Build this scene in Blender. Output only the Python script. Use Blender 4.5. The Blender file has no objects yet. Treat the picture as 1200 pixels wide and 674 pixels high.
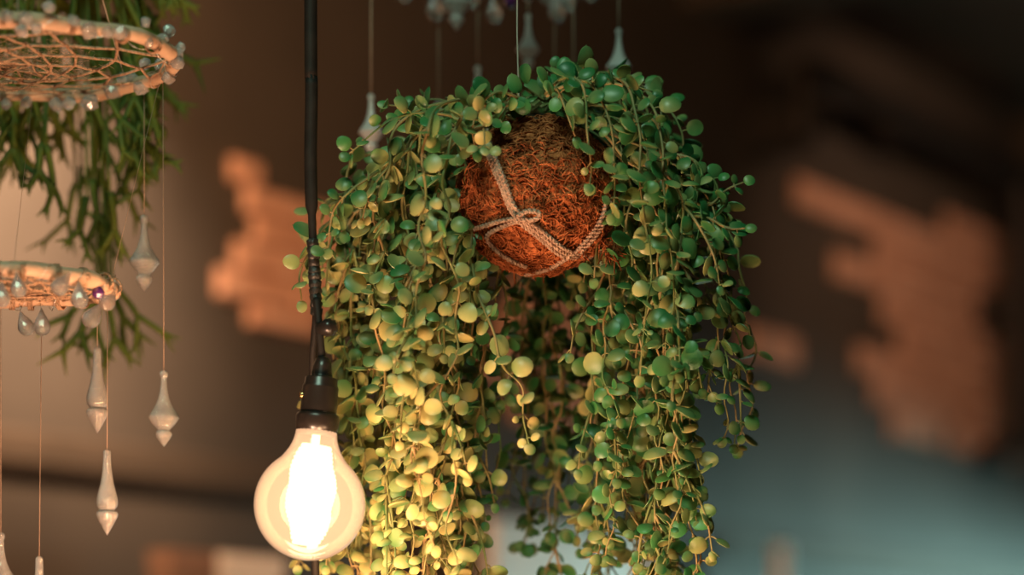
import bpy, math, random
from mathutils import Vector, Matrix, noise
rnd = random.Random(7)
S = bpy.context.scene
COL = S.collection
PI = math.pi

# ------------------------------------------------------------------ camera
CAMZ, LENS = 1.40, 85.0
FPX = LENS / 36.0 * 1200.0
HORIZON = 850.0                       # the lens is shifted upwards, verticals stay plumb
cam = bpy.data.cameras.new('camera'); cam.lens = LENS; cam.sensor_width = 36.0
cam.shift_y = (HORIZON - 337.0) / 1200.0
cam.clip_start = 0.05
cam.dof.use_dof = True; cam.dof.focus_distance = 2.08; cam.dof.aperture_fstop = 1.9
cam_ob = bpy.data.objects.new('camera', cam); COL.objects.link(cam_ob)
cam_ob.location = (0, 0, CAMZ); cam_ob.rotation_euler = (PI / 2, 0, 0)
S.camera = cam_ob

def P(px, py, Y):                     # a sight line of the photograph, at distance Y
    return Vector(((px - 600.0) / FPX * Y, Y, CAMZ + (HORIZON - py) / FPX * Y))
def K(Y): return Y / FPX              # metres per pixel at distance Y

# the long wall runs away to the right; t along it, s out of it into the room
W0 = Vector((0, 5.0, 0)); WU = Vector((0.556, 0.8312, 0)); WN = Vector((0.8312, -0.556, 0))
def wp(t, s, z): return W0 + WU * t + WN * s + Vector((0, 0, z))
def wall_hit(px, py, s=0.0):          # where a sight line meets the wall (t, z)
    x = (px - 600.0) / FPX
    b = W0 + WN * s
    t = (x * b.y - b.x) / (WU.x - x * WU.y)
    Y = b.y + WU.y * t
    return t, CAMZ + (HORIZON - py) / FPX * Y
T0, T1, S1, CEIL = -5.6, 4.4, 5.2, 3.22

# ------------------------------------------------------------------ light
S.view_settings.view_transform = 'Standard'; S.view_settings.look = 'None'
S.view_settings.exposure = 0.0; S.view_settings.gamma = 1.0
S.view_settings.use_curve_mapping = False
try: S.cycles.use_denoising = True
except Exception: pass
world = bpy.data.worlds.new('world'); S.world = world; world.use_nodes = True
world.node_tree.nodes['Background'].inputs[0].default_value = (0.9, 0.82, 0.55, 1)
world.node_tree.nodes['Background'].inputs[1].default_value = 0.05

def look_rot(frm, to): return (Vector(to) - Vector(frm)).to_track_quat('-Z', 'Y').to_euler()
def area(name, loc, to, sx, sy, power, color, spread=PI):
    l = bpy.data.lights.new(name, 'AREA'); l.shape = 'RECTANGLE'; l.size = sx; l.size_y = sy
    l.energy = power; l.color = color; l.spread = spread
    o = bpy.data.objects.new(name, l); COL.objects.link(o); o.location = loc; o.rotation_euler = look_rot(loc, to)
    return o
def point(name, loc, power, color, r):
    l = bpy.data.lights.new(name, 'POINT'); l.energy = power; l.color = color; l.shadow_soft_size = r
    o = bpy.data.objects.new(name, l); COL.objects.link(o); o.location = loc
    return o
DAY = (0.55, 0.88, 1.0); WARM = (1.0, 0.56, 0.29)
def spot(name, loc, to, power, color, ang, r=0.05, blend=0.6):
    l = bpy.data.lights.new(name, 'SPOT'); l.energy = power; l.color = color; l.spot_size = ang; l.spot_blend = blend; l.shadow_soft_size = r
    o = bpy.data.objects.new(name, l); COL.objects.link(o); o.location = loc; o.rotation_euler = look_rot(loc, to)
    return o
# daylight through the window of the end wall, falling on the lower part of the long wall
area('daylight_end_window', wp(T1 - 0.05, 1.5, 1.35), wp(2.5, 0.0, 0.70), 1.7, 1.1, 170, (0.50, 0.92, 0.86), 0.92)
# added unseen cool fill for the leaves, above and in front of the plant
area('cool_leaf_fill', (-0.35, 0.75, 3.1), (0.05, 2.1, 1.85), 0.7, 0.5, 3.3, (0.62, 1.0, 0.75), 1.2)
# warm lights outside the frame: a lamp on the left wall, then added fills
spot('wall_spot_lamp', wp(-2.3, 0.9, 2.55), wp(-1.15, 0.0, 2.3), 170, (1.0, 0.47, 0.21), 1.9, blend=1.0)
spot('left_wall_fill_spot', wp(-2.0, 0.75, 2.75), wp(-1.5, 0.0, 2.25), 430, (1.0, 0.60, 0.36), 0.80, blend=1.0)  # added narrow spot, brightens the wall behind the fern
spot('brick_fill_spot', wp(1.2, 1.3, 3.1), wp(1.95, 0.0, 2.45), 34, (1.0, 0.53, 0.31), 1.45, blend=0.9)  # added warm spot to lift the bare brick on the right
point('warm_fill_near', P(430, 775, 1.86), 5.5, WARM, 0.045)  # unseen warm fill added for the lower left leaves
point('warm_fill_far', P(770, 870, 1.80), 3.0, WARM, 0.045)  # added warm fill for the ball and right-hand leaves, no bulb modelled
point('warm_fill_left', P(140, 860, 1.76), 12.0, (1.0, 0.56, 0.34), 0.045)  # added warm fill for the hoops and left crystals
BULB_C = P(363, 592, 2.04)
point('lamp_bulb_light', BULB_C, 13.0, (1.0, 0.60, 0.31), 0.03)

# ------------------------------------------------------------------ materials
def nodes_of(name):
    m = bpy.data.materials.new(name); m.use_nodes = True
    nt = m.node_tree; b = nt.nodes['Principled BSDF']
    return m, nt, b
def setp(b, **k):
    for kk, v in k.items():
        b.inputs[kk.replace('_', ' ')].default_value = v
def simple(name, c, rough=0.6, noise_scale=None, c2=None, bump=0.0, detail=6.0, **k):
    m, nt, b = nodes_of(name)
    setp(b, Roughness=rough, **k)
    if rough > .92: b.inputs['Specular IOR Level'].default_value = 0.1
    b.inputs['Base Color'].default_value = (*c, 1)
    if noise_scale:
        tc = nt.nodes.new('ShaderNodeTexCoord'); n = nt.nodes.new('ShaderNodeTexNoise')
        n.inputs['Scale'].default_value = noise_scale; n.inputs['Detail'].default_value = detail
        nt.links.new(tc.outputs['Object'], n.inputs['Vector'])
        r = nt.nodes.new('ShaderNodeValToRGB')
        r.color_ramp.elements[0].position = 0.35; r.color_ramp.elements[1].position = 0.65
        r.color_ramp.elements[0].color = (*c, 1); r.color_ramp.elements[1].color = (*(c2 or c), 1)
        nt.links.new(n.outputs['Fac'], r.inputs['Fac']); nt.links.new(r.outputs['Color'], b.inputs['Base Color'])
        if bump:
            bp = nt.nodes.new('ShaderNodeBump'); bp.inputs['Strength'].default_value = bump
            bp.inputs['Distance'].default_value = 0.01
            nt.links.new(n.outputs['Fac'], bp.inputs['Height']); nt.links.new(bp.outputs['Normal'], b.inputs['Normal'])
    return m
M = {}
M['plaster'] = simple('grey_plaster', (0.048, 0.045, 0.040), 0.8, 3.0, (0.066, 0.061, 0.054), 0.3)
M['dark_paint'] = simple('dark_ceiling_paint', (0.045, 0.04, 0.032), 0.9, 2.0, (0.065, 0.055, 0.045), 0.2)
M['floor'] = simple('grey_concrete', (0.12, 0.12, 0.11), 0.6, 4.0, (0.17, 0.165, 0.15), 0.2)
M['brick'] = simple('salmon_brick', (0.50, 0.29, 0.205), 0.9, 14.0, (0.66, 0.43, 0.33), 0.6)
M['ledge'] = simple('painted_ledge', (0.055, 0.046, 0.036), 0.8, 6.0, (0.07, 0.058, 0.046), 0.1)
M['black_iron'] = simple('black_iron', (0.008, 0.008, 0.008), 0.6)
M['oak'] = simple('brown_wood', (0.22, 0.11, 0.06), 0.6, 9.0, (0.32, 0.17, 0.09), 0.2)
M['white'] = simple('white_paint', (0.78, 0.78, 0.76), 0.5, 5.0, (0.84, 0.83, 0.81), 0.05)
M['card'] = simple('brown_card', (0.20, 0.13, 0.10), 0.8, 20.0, (0.24, 0.16, 0.125), 0.1)
M['rubber'] = simple('black_rubber', (0.012, 0.010, 0.009), 0.62, 60.0, (0.02, 0.016, 0.014), 0.1)
for q_ in M['rubber'].node_tree.nodes:
    if q_.type == 'BSDF_PRINCIPLED': q_.inputs['Specular IOR Level'].default_value = 0.2
M['bakelite'] = simple('black_bakelite', (0.013, 0.011, 0.010), 0.28, 40.0, (0.02, 0.015, 0.013), 0.05)
M['tape'] = simple('black_tape', (0.02, 0.017, 0.015), 0.35, 90.0, (0.03, 0.025, 0.022), 0.6)
M['brass'] = simple('brass', (0.75, 0.5, 0.22), 0.3, Metallic=1.0)
M['steel'] = simple('wire_steel', (0.75, 0.74, 0.72), 0.3, Metallic=1.0)
M['willow'] = simple('peeled_willow', (0.60, 0.36, 0.23), 0.6, 45.0, (0.74, 0.49, 0.33), 0.4)
M['jute'] = simple('jute_twine', (0.46, 0.25, 0.14), 0.9, 260.0, (0.66, 0.40, 0.25), 0.8)
M['twine'] = simple('pale_twine', (0.46, 0.28, 0.20), 0.95, 300.0, (0.66, 0.45, 0.34), 0.8)
M['thread'] = simple('brown_thread', (0.34, 0.22, 0.15), 0.7, 200.0, (0.42, 0.28, 0.2))
M['nylon'] = simple('pale_nylon', (0.62, 0.52, 0.42), 0.5)
M['coir'] = simple('coir_fibre', (0.22, 0.055, 0.018), 0.95, 90.0, (0.62, 0.20, 0.075), 0.9)
M['stem_fern'] = simple('fern_stalk', (0.05, 0.06, 0.02), 0.7, 30.0, (0.09, 0.08, 0.03))
M['soil'] = simple('dark_moss', (0.03, 0.02, 0.012), 0.95, 60.0, (0.07, 0.05, 0.03), 0.8)

def crystal(name, c, trans, rough, coat=0.5):
    m, nt, b = nodes_of(name)
    setp(b, Roughness=rough, Transmission_Weight=trans, IOR=1.48, Coat_Weight=coat, Coat_Roughness=0.05)
    tc = nt.nodes.new('ShaderNodeTexCoord'); n = nt.nodes.new('ShaderNodeTexNoise')
    n.inputs['Scale'].default_value = 120.0; n.inputs['Detail'].default_value = 4.0
    nt.links.new(tc.outputs['Object'], n.inputs['Vector'])
    bp = nt.nodes.new('ShaderNodeBump'); bp.inputs['Strength'].default_value = 0.35; bp.inputs['Distance'].default_value = 0.002
    nt.links.new(n.outputs['Fac'], bp.inputs['Height']); nt.links.new(bp.outputs['Normal'], b.inputs['Normal'])
    b.inputs['Base Color'].default_value = (*c, 1)
    return m
M['crystal'] = crystal('cloudy_crystal', (0.98, 0.92, 0.87), 0.80, 0.05)
M['frosted'] = crystal('frosted_crystal', (0.92, 0.90, 0.88), 0.35, 0.3)
M['quartz'] = crystal('quartz_chip', (0.96, 0.92, 0.90), 0.76, 0.07)
M['clear'] = crystal('clear_crystal', (0.98, 0.95, 0.92), 0.88, 0.03, 1.0)
M['purple'] = crystal('purple_glass', (0.16, 0.04, 0.22), 0.35, 0.15, 1.0)

# leaves: green pigment, yellow for variegation and painted warm bulb light, stored per vertex
def leaf_mat():
    m, nt, b = nodes_of('button_leaf')
    a1 = nt.nodes.new('ShaderNodeAttribute'); a1.attribute_name = 'yellow'
    a2 = nt.nodes.new('ShaderNodeAttribute'); a2.attribute_name = 'vary'
    g = nt.nodes.new('ShaderNodeValToRGB'); e = g.color_ramp.elements
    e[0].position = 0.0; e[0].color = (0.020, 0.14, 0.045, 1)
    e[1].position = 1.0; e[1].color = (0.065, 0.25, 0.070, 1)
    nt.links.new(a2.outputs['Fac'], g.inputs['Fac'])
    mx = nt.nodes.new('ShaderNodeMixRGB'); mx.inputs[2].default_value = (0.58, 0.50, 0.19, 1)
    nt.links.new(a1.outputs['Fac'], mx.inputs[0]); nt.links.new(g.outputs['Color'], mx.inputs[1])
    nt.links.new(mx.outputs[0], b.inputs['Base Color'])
    setp(b, Roughness=0.40, Subsurface_Weight=0.0, Coat_Weight=0.08, Coat_Roughness=0.25)
    b.inputs['Specular IOR Level'].default_value = 0.42
    tr = nt.nodes.new('ShaderNodeBsdfTranslucent'); nt.links.new(mx.outputs[0], tr.inputs['Color'])
    ms = nt.nodes.new('ShaderNodeMixShader'); ms.inputs[0].default_value = 0.12
    out = nt.nodes['Material Output']
    nt.links.new(b.outputs[0], ms.inputs[1]); nt.links.new(tr.outputs[0], ms.inputs[2]); nt.links.new(ms.outputs[0], out.inputs['Surface'])
    return m
M['leaf'] = leaf_mat()
M['stem'] = simple('vine_stem', (0.10, 0.17, 0.045), 0.6, 25.0, (0.36, 0.24, 0.10), 0.1, 2.0)
M['fern'] = simple('fern_frond', (0.05, 0.10, 0.008), 0.6, 10.0, (0.20, 0.23, 0.022), 0.1, 2.0)

def bulb_mats():
    m = bpy.data.materials.new('lit_amber_glass'); m.use_nodes = True; nt = m.node_tree
    for n in list(nt.nodes): nt.nodes.remove(n)
    out = nt.nodes.new('ShaderNodeOutputMaterial')
    tr = nt.nodes.new('ShaderNodeBsdfTransparent'); tr.inputs[0].default_value = (1, 0.9, 0.75, 1)
    em = nt.nodes.new('ShaderNodeEmission'); em.inputs[0].default_value = (1.0, 0.55, 0.30, 1); em.inputs[1].default_value = 1.12
    gl = nt.nodes.new('ShaderNodeBsdfGlossy'); gl.inputs['Roughness'].default_value = 0.06
    a = nt.nodes.new('ShaderNodeMixShader'); a.inputs[0].default_value = 0.84
    nt.links.new(tr.outputs[0], a.inputs[1]); nt.links.new(em.outputs[0], a.inputs[2])
    fr = nt.nodes.new('ShaderNodeFresnel'); fr.inputs[0].default_value = 1.3
    b = nt.nodes.new('ShaderNodeMixShader')
    nt.links.new(fr.outputs[0], b.inputs[0]); nt.links.new(a.outputs[0], b.inputs[1]); nt.links.new(gl.outputs[0], b.inputs[2])
    nt.links.new(b.outputs[0], out.inputs['Surface'])
    f = bpy.data.materials.new('glowing_filament'); f.use_nodes = True; nt = f.node_tree
    for n in list(nt.nodes): nt.nodes.remove(n)
    out = nt.nodes.new('ShaderNodeOutputMaterial'); em = nt.nodes.new('ShaderNodeEmission')
    em.inputs[0].default_value = (1.0, 0.78, 0.45, 1); em.inputs[1].default_value = 14.0
    nt.links.new(em.outputs[0], out.inputs['Surface'])
    v = bpy.data.materials.new('bulb_haze_volume'); v.use_nodes = True; nt = v.node_tree  # added emissive volume that paints the bulb's bloom and haze
    for n in list(nt.nodes): nt.nodes.remove(n)
    out = nt.nodes.new('ShaderNodeOutputMaterial'); em = nt.nodes.new('ShaderNodeEmission')
    em.inputs[0].default_value = (1.0, 0.66, 0.32, 1); em.inputs[1].default_value = 22.0
    nt.links.new(em.outputs[0], out.inputs['Volume'])
    return m, f, v
M['globe'], M['filament'], M['haze'] = bulb_mats()

# ------------------------------------------------------------------ mesh helpers
class MB:
    def __init__(self): self.v = []; self.f = []; self.a = {}; self.flat = set()
    def add(self, vs, fs, **attrs):
        o = len(self.v); self.v.extend(vs); self.f.extend([tuple(i + o for i in f) for f in fs])
        for k, val in attrs.items():
            self.a.setdefault(k, []).extend(val)
        return self
    def tube(self, pts, r, sides=6, cap=True):
        pts = [Vector(p) for p in pts]; n = len(pts); vs = []; fs = []
        rr = r if callable(r) else (lambda u: r)
        t = (pts[1] - pts[0]).normalized()
        a = t.orthogonal().normalized()
        for i, p in enumerate(pts):
            tt = (pts[min(i + 1, n - 1)] - pts[max(i - 1, 0)])
            if tt.length > 1e-9: t = tt.normalized()
            a = (a - t * a.dot(t)); a = a.normalized() if a.length > 1e-6 else t.orthogonal().normalized()
            b = t.cross(a); R = rr(i / (n - 1))
            for k in range(sides):
                ang = 2 * PI * k / sides
                vs.append(p + (a * math.cos(ang) + b * math.sin(ang)) * R)
        for i in range(n - 1):
            for k in range(sides):
                k2 = (k + 1) % sides
                fs.append((i * sides + k, i * sides + k2, (i + 1) * sides + k2, (i + 1) * sides + k))
        if cap:
            fs.append(tuple(range(sides))[::-1]); fs.append(tuple((n - 1) * sides + k for k in range(sides)))
        return self.add(vs, fs)
    def box(self, c, ax, ay, az):        # centre and three half-axis vectors
        c = Vector(c); vs = [c + ax * x + ay * y + az * z for z in (-1, 1) for y in (-1, 1) for x in (-1, 1)]
        return self.add(vs, [(0, 2, 3, 1), (4, 5, 7, 6), (0, 1, 5, 4), (2, 6, 7, 3), (0, 4, 6, 2), (1, 3, 7, 5)])
    def bbox(self, c, ax, ay, az, bv=0.12):   # box with chamfered edges along the face plane ax-az, proud along ay
        c = Vector(c); b = bv; vs = []
        for yy, sc in ((-1, 1.0), (0.55, 1.0), (1.0, 1.0 - b)):
            for x, z in ((-1, -1), (1, -1), (1, 1), (-1, 1)):
                q = sc if yy == 1.0 else 1.0
                la, lz = ax.length, az.length; d = (1 - q) * min(la, lz)
                vs.append(c + ax * (x * (la - d) / la) + az * (z * (lz - d) / lz) + ay * yy)
        fs = [(0, 1, 2, 3)]
        for k in (0, 4):
            for i in range(4):
                fs.append((k + i, k + (i + 1) % 4, k + 4 + (i + 1) % 4, k + 4 + i))
        fs.append((11, 10, 9, 8))
        return self.add(vs, fs)
    def lathe(self, prof, sides=16, axis=Matrix.Identity(4)):   # prof: (r, z) from one end to the other
        vs = []; fs = []
        n = len(prof)
        for r, z in prof:
            for k in range(sides):
                a = 2 * PI * k / sides; vs.append(axis @ Vector((r * math.cos(a), r * math.sin(a), z)))
        for i in range(n - 1):
            for k in range(sides):
                k2 = (k + 1) % sides
                fs.append((i * sides + k, i * sides + k2, (i + 1) * sides + k2, (i + 1) * sides + k))
        fs.append(tuple(range(sides))[::-1]); fs.append(tuple((n - 1) * sides + k for k in range(sides)))
        if prof[-1][1] < prof[0][1]: fs = [f[::-1] for f in fs]
        return self.add(vs, fs)
    def build(self, name, mat, parent=None, origin=None, smooth=True):
        org = origin if origin is not None else (root_loc(parent) if parent else Vector((0, 0, 0)))
        me = bpy.data.meshes.new(name)
        me.from_pydata([tuple(Vector(p) - org) for p in self.v], [], self.f)
        if smooth: me.polygons.foreach_set('use_smooth', [True] * len(me.polygons))
        for k, vals in self.a.items():
            at = me.attributes.new(k, 'FLOAT', 'POINT'); at.data.foreach_set('value', vals)
        me.materials.append(mat); me.update()
        o = bpy.data.objects.new(name, me); COL.objects.link(o)
        if parent: o.parent = parent
        else: o.location = org
        return o
def root_loc(o):
    p = Vector((0, 0, 0))
    while o is not None:
        p += o.location; o = o.parent
    return p
def thing(name, label, cat, loc, group=None):
    o = bpy.data.objects.new(name, None); COL.objects.link(o); o.location = loc
    o.empty_display_size = 0.05; o['label'] = label; o['category'] = cat
    if group: o['group'] = group
    return o
def tag(o, label, cat, group=None):
    o['label'] = label; o['category'] = cat
    if group: o['group'] = group
    return o
def struct(o, label=None):
    o['kind'] = 'structure'
    if label: o['label'] = label
    return o
def crom(pts, n=8):                     # smooth curve through points
    pts = [Vector(p) for p in pts]; out = []
    q = [pts[0] * 2 - pts[1]] + pts + [pts[-1] * 2 - pts[-2]]
    for i in range(1, len(q) - 2):
        p0, p1, p2, p3 = q[i - 1], q[i], q[i + 1], q[i + 2]
        for k in range(n):
            t = k / n
            out.append(0.5 * ((2 * p1) + (p2 - p0) * t + (2 * p0 - 5 * p1 + 4 * p2 - p3) * t * t + (3 * p1 - p0 - 3 * p2 + p3) * t ** 3))
    out.append(pts[-1]); return out
Z = Vector((0, 0, 1))

# ------------------------------------------------------------------ room shell
def slab(name, mat, t0, t1, s0, s1, z0, z1):
    m = MB(); m.box(wp((t0 + t1) / 2, (s0 + s1) / 2, (z0 + z1) / 2), WU * ((t1 - t0) / 2), WN * ((s1 - s0) / 2), Z * ((z1 - z0) / 2))
    return struct(m.build(name, mat, smooth=False))
slab('floor', M['floor'], T0 - .15, T1 + .15, -.15, S1 + .15, -0.1, 0.0)
slab('ceiling', M['dark_paint'], T0 - .15, T1 + .15, -.15, S1 + .15, CEIL, CEIL + 0.1)
wall = slab('wall_back', M['plaster'], T0, T1, -.15, 0.0, 0.0, CEIL)
slab('wall_front', M['plaster'], T0, T1, S1, S1 + .15, 0.0, CEIL)
slab('wall_left', M['plaster'], T0 - .15, T0, -.15, S1 + .15, 0.0, CEIL)
m = MB()                               # end wall with a window opening
def wbox(m, t0, t1, s0, s1, z0, z1):
    m.box(wp((t0 + t1) / 2, (s0 + s1) / 2, (z0 + z1) / 2), WU * ((t1 - t0) / 2), WN * ((s1 - s0) / 2), Z * ((z1 - z0) / 2))
for s0, s1, z0, z1 in ((-.15, .6, 0, CEIL), (2.4, S1 + .15, 0, CEIL), (.6, 2.4, 0, .7), (.6, 2.4, 2.0, CEIL)):
    wbox(m, T1, T1 + .15, s0, s1, z0, z1)
struct(m.build('wall_right', M['plaster'], smooth=False))
m = MB()
for s0, s1, z0, z1 in ((.6, .66, .7, 2.0), (2.34, 2.4, .7, 2.0), (.66, 2.34, .7, .76), (.66, 2.34, 1.94, 2.0), (1.47, 1.53, .76, 1.94)):
    wbox(m, T1 + .03, T1 + .12, s0, s1, z0, z1)
struct(m.build('window_1', M['black_iron'], smooth=False))
# ledge along the whole wall, its front edge rounded over
m = MB()
prof = [(0.0, 1.80), (0.018, 1.80), (0.028, 1.815), (0.03, 1.84), (0.028, 1.86), (0.02, 1.868), (0.0, 1.868)]
vs = [wp(t, s, z) for t in (T0, T1) for s, z in prof]; n = len(prof)
m.add(vs, [tuple(range(n)), tuple(range(n, 2 * n))[::-1]] + [(i, (i + 1) % n, n + (i + 1) % n, n + i) for i in range(n)])
struct(m.build('trim_1', M['ledge'], smooth=False))
# beams under the ceiling, square to the long wall
for i, tt in enumerate((-3.2, -1.2, 0.8, 2.8)):
    m = MB(); wbox(m, tt - .09, tt + .09, 0, S1, CEIL - .16, CEIL)
    struct(m.build('trim_%d' % (i + 2), M['dark_paint'], smooth=False))

# brick showing where the plaster is gone: rows of single bricks, ragged ends
def brick_patch(rows, label, seed):
    r = random.Random(seed); m = MB()
    for (z0, z1, spans) in rows:
        for ta, tb in spans:
            t = ta
            while t < tb - 0.03:
                L = min(r.uniform(0.19, 0.225), tb - t)
                if L < 0.05: break
                c = wp(t + L / 2, 0.004 + r.uniform(0, .004), (z0 + z1) / 2)
                m.bbox(c, WU * (L / 2 - .004), WN * 0.012, Z * ((z1 - z0) / 2 - .004), 0.15)
                t += L
            m.box(wp((ta + tb) / 2, 0.001, (z0 + z1) / 2), WU * ((tb - ta) / 2 - .01), WN * 0.006, Z * ((z1 - z0) / 2))
    o = m.build('brick_patch', M['brick'], smooth=False); o.parent = wall
    o['kind'] = 'structure'; o['label'] = label
    return o
def tx(px, py): return wall_hit(px, py)[0]
rows = []; z = 2.775; tend = tx(1192, 350)
for spans in ([(930, 0)], [(1022, 0)], [(975, 0)], [(1030, 0)], [(1050, 0)], [(1002, 0)], [(1022, 0)], [(1042, 1098), (1112, 1188)]):
    rows.append((z - .075, z, [(tx(a, 300), tx(b, 300) if b else tend) for a, b in spans])); z -= .075
rows.insert(0, (2.775, 2.85, [(tx(1105, 250), tend)]))
brick_patch(rows, 'large ragged patch of bare salmon brick on the right', 3)
rows = []; t_, ztop = wall_hit(300, 192)
for k, (a, b) in enumerate(((266, 300), (282, 398), (292, 410), (270, 412), (250, 404), (286, 372))):
    h = (.045, .05, .05, .055, .055, .04)[k]
    rows.append((ztop - h, ztop, [(tx(a, 300), tx(b, 300))])); ztop -= h
brick_patch(rows, 'ragged patch of bare salmon brick behind the black cable', 5)
rows = []; t_, ztop = wall_hit(640, 335)
for a, b in ((600, 690), (585, 712), (560, 700), (600, 690)):
    rows.append((ztop - .075, ztop, [(tx(a, 400), tx(b, 400))])); ztop -= .075
brick_patch(rows, 'small patch of bare brick behind the trailing vines', 6)
ta, za = wall_hit(900, 388)
brick_patch([(za - .082, za, [(tx(872, 400), tx(930, 400))])], 'single bare brick in the grey plaster', 8)

# black pipe along the wall, turning down at both ends
tA, zA = wall_hit(942, 122, .13); tB = wall_hit(1196, 200, .13)[0]; zP = 2.98
pp = thing('iron_pipe', 'black iron pipe running along the grey wall above the bare brick', 'pipe', wp(tA, .13, zP))
m = MB(); m.tube(crom([wp(tA, .13, 2.80), wp(tA, .13, 2.93), wp(tA + .05, .13, zP), wp(tA + .5, .13, zP), wp(tB - .07, .13, zP), wp(tB, .13, zP - .07), wp(tB, .13, 2.35), wp(tB, .12, 2.24), wp(tB, .06, 2.19), wp(tB, 0.002, 2.18)], 8), 0.036, 12)
m.build('pipe_run', M['black_iron'], pp)
for t_, z_ in ((tA, 2.84), (tA + .6, zP), (tB, 2.6)):
    m = MB(); m.box(wp(t_, .066, z_), WU * .05, WN * .062, Z * .05); m.build('pipe_bracket', M['black_iron'], pp, smooth=False)

# shelf below the ledge and what stands on it
SH = 1.50
m = MB(); wbox(m, -2.6, 2.45, 0.0, 0.24, SH - .03, SH)
shelf = thing('wall_shelf', 'long brown wooden shelf on the grey wall below the ledge', 'shelf', wp(0, .12, SH - .03))
m.build('shelf_board', M['oak'], shelf, smooth=False)
for t_ in (-2.2, -1.0, 0.2, 1.4, 2.3):
    m = MB(); wbox(m, t_ - .015, t_ + .015, 0, .03, SH - .2, SH - .03); wbox(m, t_ - .015, t_ + .015, 0.0, .2, SH - .06, SH - .03)
    m.build('shelf_bracket', M['black_iron'], shelf, smooth=False)
def on_shelf(x0, x1, ytop, s): 
    ta, _ = wall_hit(x0, ytop, s); tb, z = wall_hit(x1, ytop, s); zc = wall_hit((x0 + x1) / 2, ytop, s)[1]
    return ta, tb, zc
ta, tb, zc = on_shelf(197, 246, 646, .17)
o = thing('cardboard_box', 'brown card box on the wall shelf beside the white box', 'box', wp((ta + tb) / 2, .12, SH))
m = MB(); wbox(m, ta, tb, .13, .18, SH, zc - .035); m.build('body', M['card'], o, smooth=False)
m = MB(); wbox(m, ta - .003, tb + .003, 0.127, .183, zc - .035, zc); m.build('lid', M['card'], o, smooth=False)
ta, tb, zc = on_shelf(254, 326, 652, .17)
o = thing('storage_box', 'white storage box on the wall shelf left of the glowing bulb', 'box', wp((ta + tb) / 2, .12, SH))
m = MB(); wbox(m, ta, tb, .12, .18, SH, zc - .03); m.build('body', M['white'], o, smooth=False)
m = MB(); wbox(m, ta - .004, tb + .004, .116, .184, zc - .03, zc); m.build('lid', M['white'], o, smooth=False)
ta, tb, zc = on_shelf(585, 765, 618, .1)
o = thing('white_board', 'blank white board leaning on the wall behind the trailing vines', 'board', wp((ta + tb) / 2, .1, SH))
m = MB(); m.box(wp((ta + tb) / 2, .07, (SH + zc) / 2), WU * ((tb - ta) / 2), WN * .008, Z * ((zc - SH) / 2)); m.build('panel', M['white'], o, smooth=False)
m = MB()
for z0, z1, a, b in ((SH, SH + .015, ta, tb), (zc - .015, zc, ta, tb), (SH, zc, ta, ta + .015), (SH, zc, tb - .015, tb)):
    wbox(m, a, b, .075, .09, z0, z1)
m.build('board_frame', M['white'], o, smooth=False)
ta, tb, zc = on_shelf(899, 931, 640, .12)
o = thing('white_bottle', 'white bottle standing on the wall shelf right of the trailing plant', 'bottle', wp((ta + tb) / 2, .12, SH))
R = (tb - ta) / 2 * 0.62; H = zc - SH
A = Matrix.Translation(wp((ta + tb) / 2, .12, SH))
m = MB(); m.lathe([(R * .9, 0), (R, .01), (R, H * .55), (R * .93, H * .62), (R * .55, H * .74), (R * .42, H * .8), (R * .42, H * .9)], 20, A); m.build('bottle_body', M['white'], o)
m = MB(); m.lathe([(R * .5, H * .9), (R * .52, H * .92), (R * .5, H), (R * .3, H)], 16, A); m.build('cap', M['white'], o)

# ------------------------------------------------------------------ pendant lamp
YB = 2.04; k = K(YB)
LAMP_TOP = P(377, 440, YB)
lamp = thing('pendant_lamp', 'glowing round amber bulb in a black socket on a black cable', 'lamp', P(365, 440, YB))
tilt = Matrix.Translation(BULB_C) @ (LAMP_TOP - BULB_C).to_track_quat('Z', 'Y').to_matrix().to_4x4()
u = lambda px: px * k
# main cable running down past the socket, and the short lead into it
top = P(364, -400, YB + .012); top.z = CEIL
m = MB(); path = crom([top, P(364, -100, YB + .012), P(365, 100, YB + .012), P(364, 190, YB + .012), P(367, 290, YB + .012), P(371, 360, YB + .014), P(367, 420, YB + .03), P(367, 500, YB + .06), P(369, 640, YB + .06), P(371, 720, YB + .05), P(372, 800, YB + .05)], 10)
m.tube(path, lambda q: u(7.6) if q < .36 else u(4.8), 10); m.build('cable', M['rubber'], lamp)
m = MB()
for i in range(11):                    # windings of tape where the lead joins the cable
    y = 285 + i * 8.0; xx = 366.5 + (y - 285) * .055
    c = P(xx, y, YB + .013); a = Matrix.Translation(c) @ Matrix.Rotation(rnd.uniform(-.35, .35), 4, 'Y')
    m.lathe([(u(5.5), -u(5)), (u(6.8 + rnd.uniform(0, 1.2)), -u(3.5)), (u(6.8 + rnd.uniform(0, 1.2)), u(3.5)), (u(5.5), u(5))], 10, a)
m.build('tape_wrap', M['tape'], lamp)
m = MB(); m.tube(crom([P(371, 350, YB + .008), P(374, 385, YB), P(377, 420, YB), P(377, 446, YB)], 8), u(4.5), 8)
m.build('lead', M['rubber'], lamp)
m = MB(); a = Matrix.Translation(P(384, 384, YB)) @ Matrix.Rotation(1.35, 4, 'Y')
m.lathe([(u(4), -u(13)), (u(8), -u(12)), (u(9), -u(4)), (u(10.5), -u(2)), (u(10.5), u(5)), (u(7), u(7)), (u(7), u(10)), (u(3), u(11))], 14, a)
m.build('cable_clamp', M['bakelite'], lamp)
sock = MB(); base = (LAMP_TOP - BULB_C).length
zz = lambda ypx: u(592 - ypx) * 1.004      # photograph heights along the lamp's axis
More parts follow.
